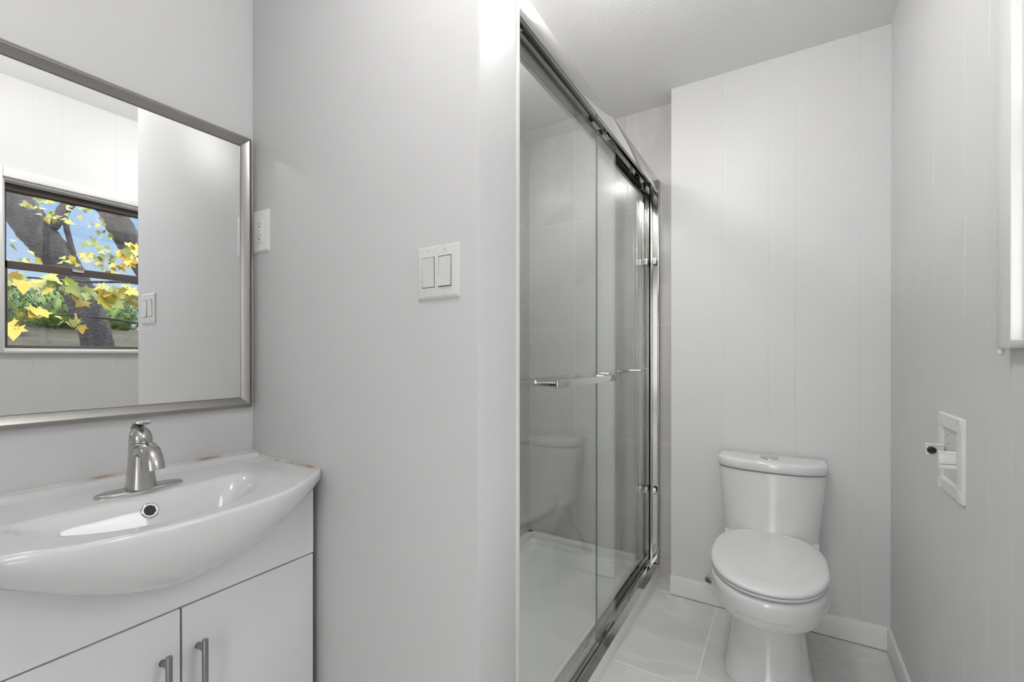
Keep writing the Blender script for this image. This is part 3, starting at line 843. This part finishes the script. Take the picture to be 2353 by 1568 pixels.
def leaf(bm, c, size, mi, droop=.6):
    """five-lobed maple leaf, slightly folded"""
    pts = [(0, -.1), (.22, -.02), (.48, -.12), (.40, .14), (.62, .38), (.30, .40), (.28, .55), (.0, 1.0), (-.28, .55), (-.30, .40), (-.62, .38), (-.40, .14), (-.48, -.12), (-.22, -.02)]
    d = Vector((random.uniform(-1, .4), random.uniform(-1, 1), random.uniform(-1.6, .1)*droop - .3)).normalized()
    nrm = Vector((random.uniform(-1, .2), random.uniform(-.7, .7), random.uniform(.1, .9))).normalized()
    u = d.cross(nrm).normalized(); nrm = u.cross(d)
    c = Vector(c); k = random.uniform(.05, .3)
    ctr = bm.verts.new(c + d*size*.3)
    vs = [bm.verts.new(c + (u*px + d*py + nrm*abs(px)*k)*size) for px, py in pts]
    for i in range(len(vs)):
        f = bm.faces.new((ctr, vs[i], vs[(i+1) % len(vs)])); f.material_index = mi

def limb(bm, pts, r0, r1, n=14, rough=.10):
    P_ = bez(pts, 8); L = len(P_)
    rings = []; u = None
    for i, p in enumerate(P_):
        t = (P_[min(i+1, L-1)] - P_[max(i-1, 0)]).normalized()
        if u is None: u = t.orthogonal().normalized()
        u = (u - t*u.dot(t)).normalized(); v = t.cross(u); r = r0 + (r1 - r0)*i/(L-1)
        rings.append([p + (u*math.cos(2*PI*k/n) + v*math.sin(2*PI*k/n))*r*(1 + rough*math.sin(k*3.1 + i*1.3)*random.uniform(.3, 1)) for k in range(n)])
    loft(bm, rings)

def make_tree(label, loc, limbs, clusters, spray):
    t = thing('tree', label, 'tree', loc)
    bm = NB(); limb(bm, *limbs[0]); obj('trunk', bm, M['bark'], t, 60)
    for lb in limbs[1:]:
        bm = NB(); limb(bm, *lb); obj('branch', bm, M['bark'], t, 60)
    bm = NB()
    for (x, y, z, n, rad, size, gy) in clusters:
        for k in range(n):
            c = (x + random.gauss(0, rad), y + random.gauss(0, rad), z + random.gauss(0, rad*.7))
            leaf(bm, c, size*random.uniform(.7, 1.25), 0 if random.random() < gy else 1)
    obj('foliage', bm, [M['leaf_y'], M['leaf_g']], t, 80)
    return t
make_tree('large leaning tree with thick grey trunk and forked branch outside the window', (4.25, 2.05, .9),
    [([(4.3, 2.10, .8), (4.2, 1.99, 1.25), (4.2, 1.84, 1.80), (4.2, 1.66, 2.20), (4.2, 1.49, 2.46), (4.2, 1.30, 2.78), (4.2, 1.12, 3.08), (4.1, .85, 3.6), (4.0, .6, 4.3)], .14, .17),
     ([(4.2, 1.50, 2.45), (4.1, 1.60, 2.62), (4.1, 1.68, 2.80), (4.1, 1.76, 2.96), (4.1, 1.95, 3.5)], .060, .05),
     ([(4.1, 1.66, 2.74), (4.1, 1.70, 2.48), (4.1, 1.77, 2.18), (4.1, 1.84, 1.95)], .028, .020)],
    [(3.0, 1.149, 2.478, 4, .035, .058, 0.25), (3.0, 1.216, 2.497, 5, .035, .058, 0.25), (3.0, 1.257, 2.548, 6, .035, .058, 0.25), (3.0, 1.285, 2.438, 6, .035, .058, 0.25), (3.0, 1.342, 2.414, 5, .035, .058, 0.4), (3.0, 1.505, 2.58, 4, .035, .058, 0.3), (3.0, 1.551, 2.552, 5, .035, .058, 0.5), (3.0, 1.63, 2.448, 6, .035, .058, 0.3), (3.0, 1.679, 2.332, 6, .035, .058, 0.3), (3.0, 1.567, 2.244, 5, .035, .058, 0.3), (3.0, 1.63, 2.195, 6, .035, .058, 0.2), (3.0, 1.695, 2.165, 6, .035, .058, 0.2), (3.0, 1.566, 2.098, 7, .035, .058, 0.6), (3.0, 1.712, 2.083, 6, .035, .058, 0.2), (3.0, 1.63, 2.068, 7, .035, .058, 0.5), (3.0, 1.399, 2.027, 4, .035, .058, 0.6), (3.0, 1.07, 1.967, 4, .035, .058, 0.25), (3.0, 1.162, 2.003, 5, .035, .058, 0.9), (3.0, 1.032, 2.109, 4, .035, .058, 0.2), (3.0, 1.429, 2.518, 4, .035, .058, 0.4), (3.0, 1.489, 2.063, 5, .035, .058, 0.7)], None)
make_tree('second leaning tree trunk behind the hanging yellow maple leaves', (4.9, 3.0, .95),
    [([(4.7, 3.35, .8), (4.6, 3.0, 1.6), (4.6, 2.60, 2.30), (4.6, 2.41, 2.62), (4.6, 2.22, 3.0), (4.6, 2.05, 3.30), (4.5, 1.8, 3.9)], .15, .13)],
    [(3.0, 1.85, 2.17, 6, .04, .08, .9), (3.0, 1.90, 2.27, 8, .04, .08, .95), (3.0, 1.80, 2.06, 10, .05, .08, .95), (3.0, 1.90, 2.12, 10, .05, .08, .95)], None)
# maple sapling close to the window with hanging leaves
make_tree('young maple close to the window with large hanging yellow and green leaves', (2.2, 2.3, .7),
    [([(2.25, 2.35, .7), (2.2, 2.2, 1.3), (2.15, 1.95, 1.75), (2.1, 1.6, 1.78), (2.05, 1.3, 1.74), (2.0, .95, 1.72)], .022, .006),
     ([(2.2, 2.2, 1.3), (2.1, 1.7, 1.42), (2.0, 1.25, 1.46), (2.0, .85, 1.44)], .012, .004)],
    [(2.0, .88, 1.70, 8, .05, .085, .5), (2.0, 1.05, 1.70, 7, .05, .085, .6), (2.0, 1.18, 1.69, 9, .05, .085, .2), (2.0, 1.28, 1.64, 10, .05, .09, .25), (2.0, 1.40, 1.63, 10, .05, .09, .6), (2.0, 1.50, 1.68, 10, .05, .085, .65), (2.0, 1.58, 1.66, 9, .05, .085, .5),
     (2.0, .95, 1.44, 3, .03, .10, .8), (2.0, .87, 1.37, 4, .03, .10, .6), (2.0, 1.13, 1.41, 3, .03, .075, .9), (2.0, 1.25, 1.43, 3, .03, .075, .9), (2.0, 1.05, 1.48, 2, .02, .10, .9)], None)

# hedge on the bank
def hedge(label, x, y, z, rx, ry, rz, n):
    t = thing('hedge_shrub', label, 'shrub', (x, y, z - rz*.6))
    bm = NB()
    r = bmesh.ops.create_icosphere(bm, subdivisions=3, radius=1)
    for v in bm.verts:
        k = 1 + .10*fbm(v.co.x*3 + x, v.co.y*3 + y, v.co.z*3)
        v.co = Vector((x + v.co.x*rx*.9*k, y + v.co.y*ry*.9*k, z + v.co.z*rz*.9*k))
    for k in range(n):
        d = Vector((random.gauss(0, 1), random.gauss(0, 1), random.gauss(0, 1))).normalized()
        c = Vector((x + d.x*rx, y + d.y*ry, z + d.z*rz)) * 1.0
        u = d.orthogonal().normalized(); u.rotate(Matrix.Rotation(random.uniform(0, 6.28), 3, d)); w = d.cross(u)
        up = (d*.6 + Vector((0, 0, .5)) + u*random.uniform(-.5, .5)).normalized(); s = random.uniform(.04, .075)
        vs = [bm.verts.new(c + q) for q in (-w*s*.22, up*s, w*s*.22)]
        bm.faces.new(vs)
    obj('foliage', bm, M['hedge'], t, 80)
    return t
hedge('bright green shrub on the bank at the left of the window view', 6.4, 1.10, 1.75, .75, .72, .62, 3600)
hedge('green shrub on the bank behind the leaning tree trunk', 7.6, 2.72, 1.85, .7, .80, .48, 3000)
hedge('low green shrub at the right end of the bank', 6.2, 4.15, 1.62, .6, .60, .45, 2200)
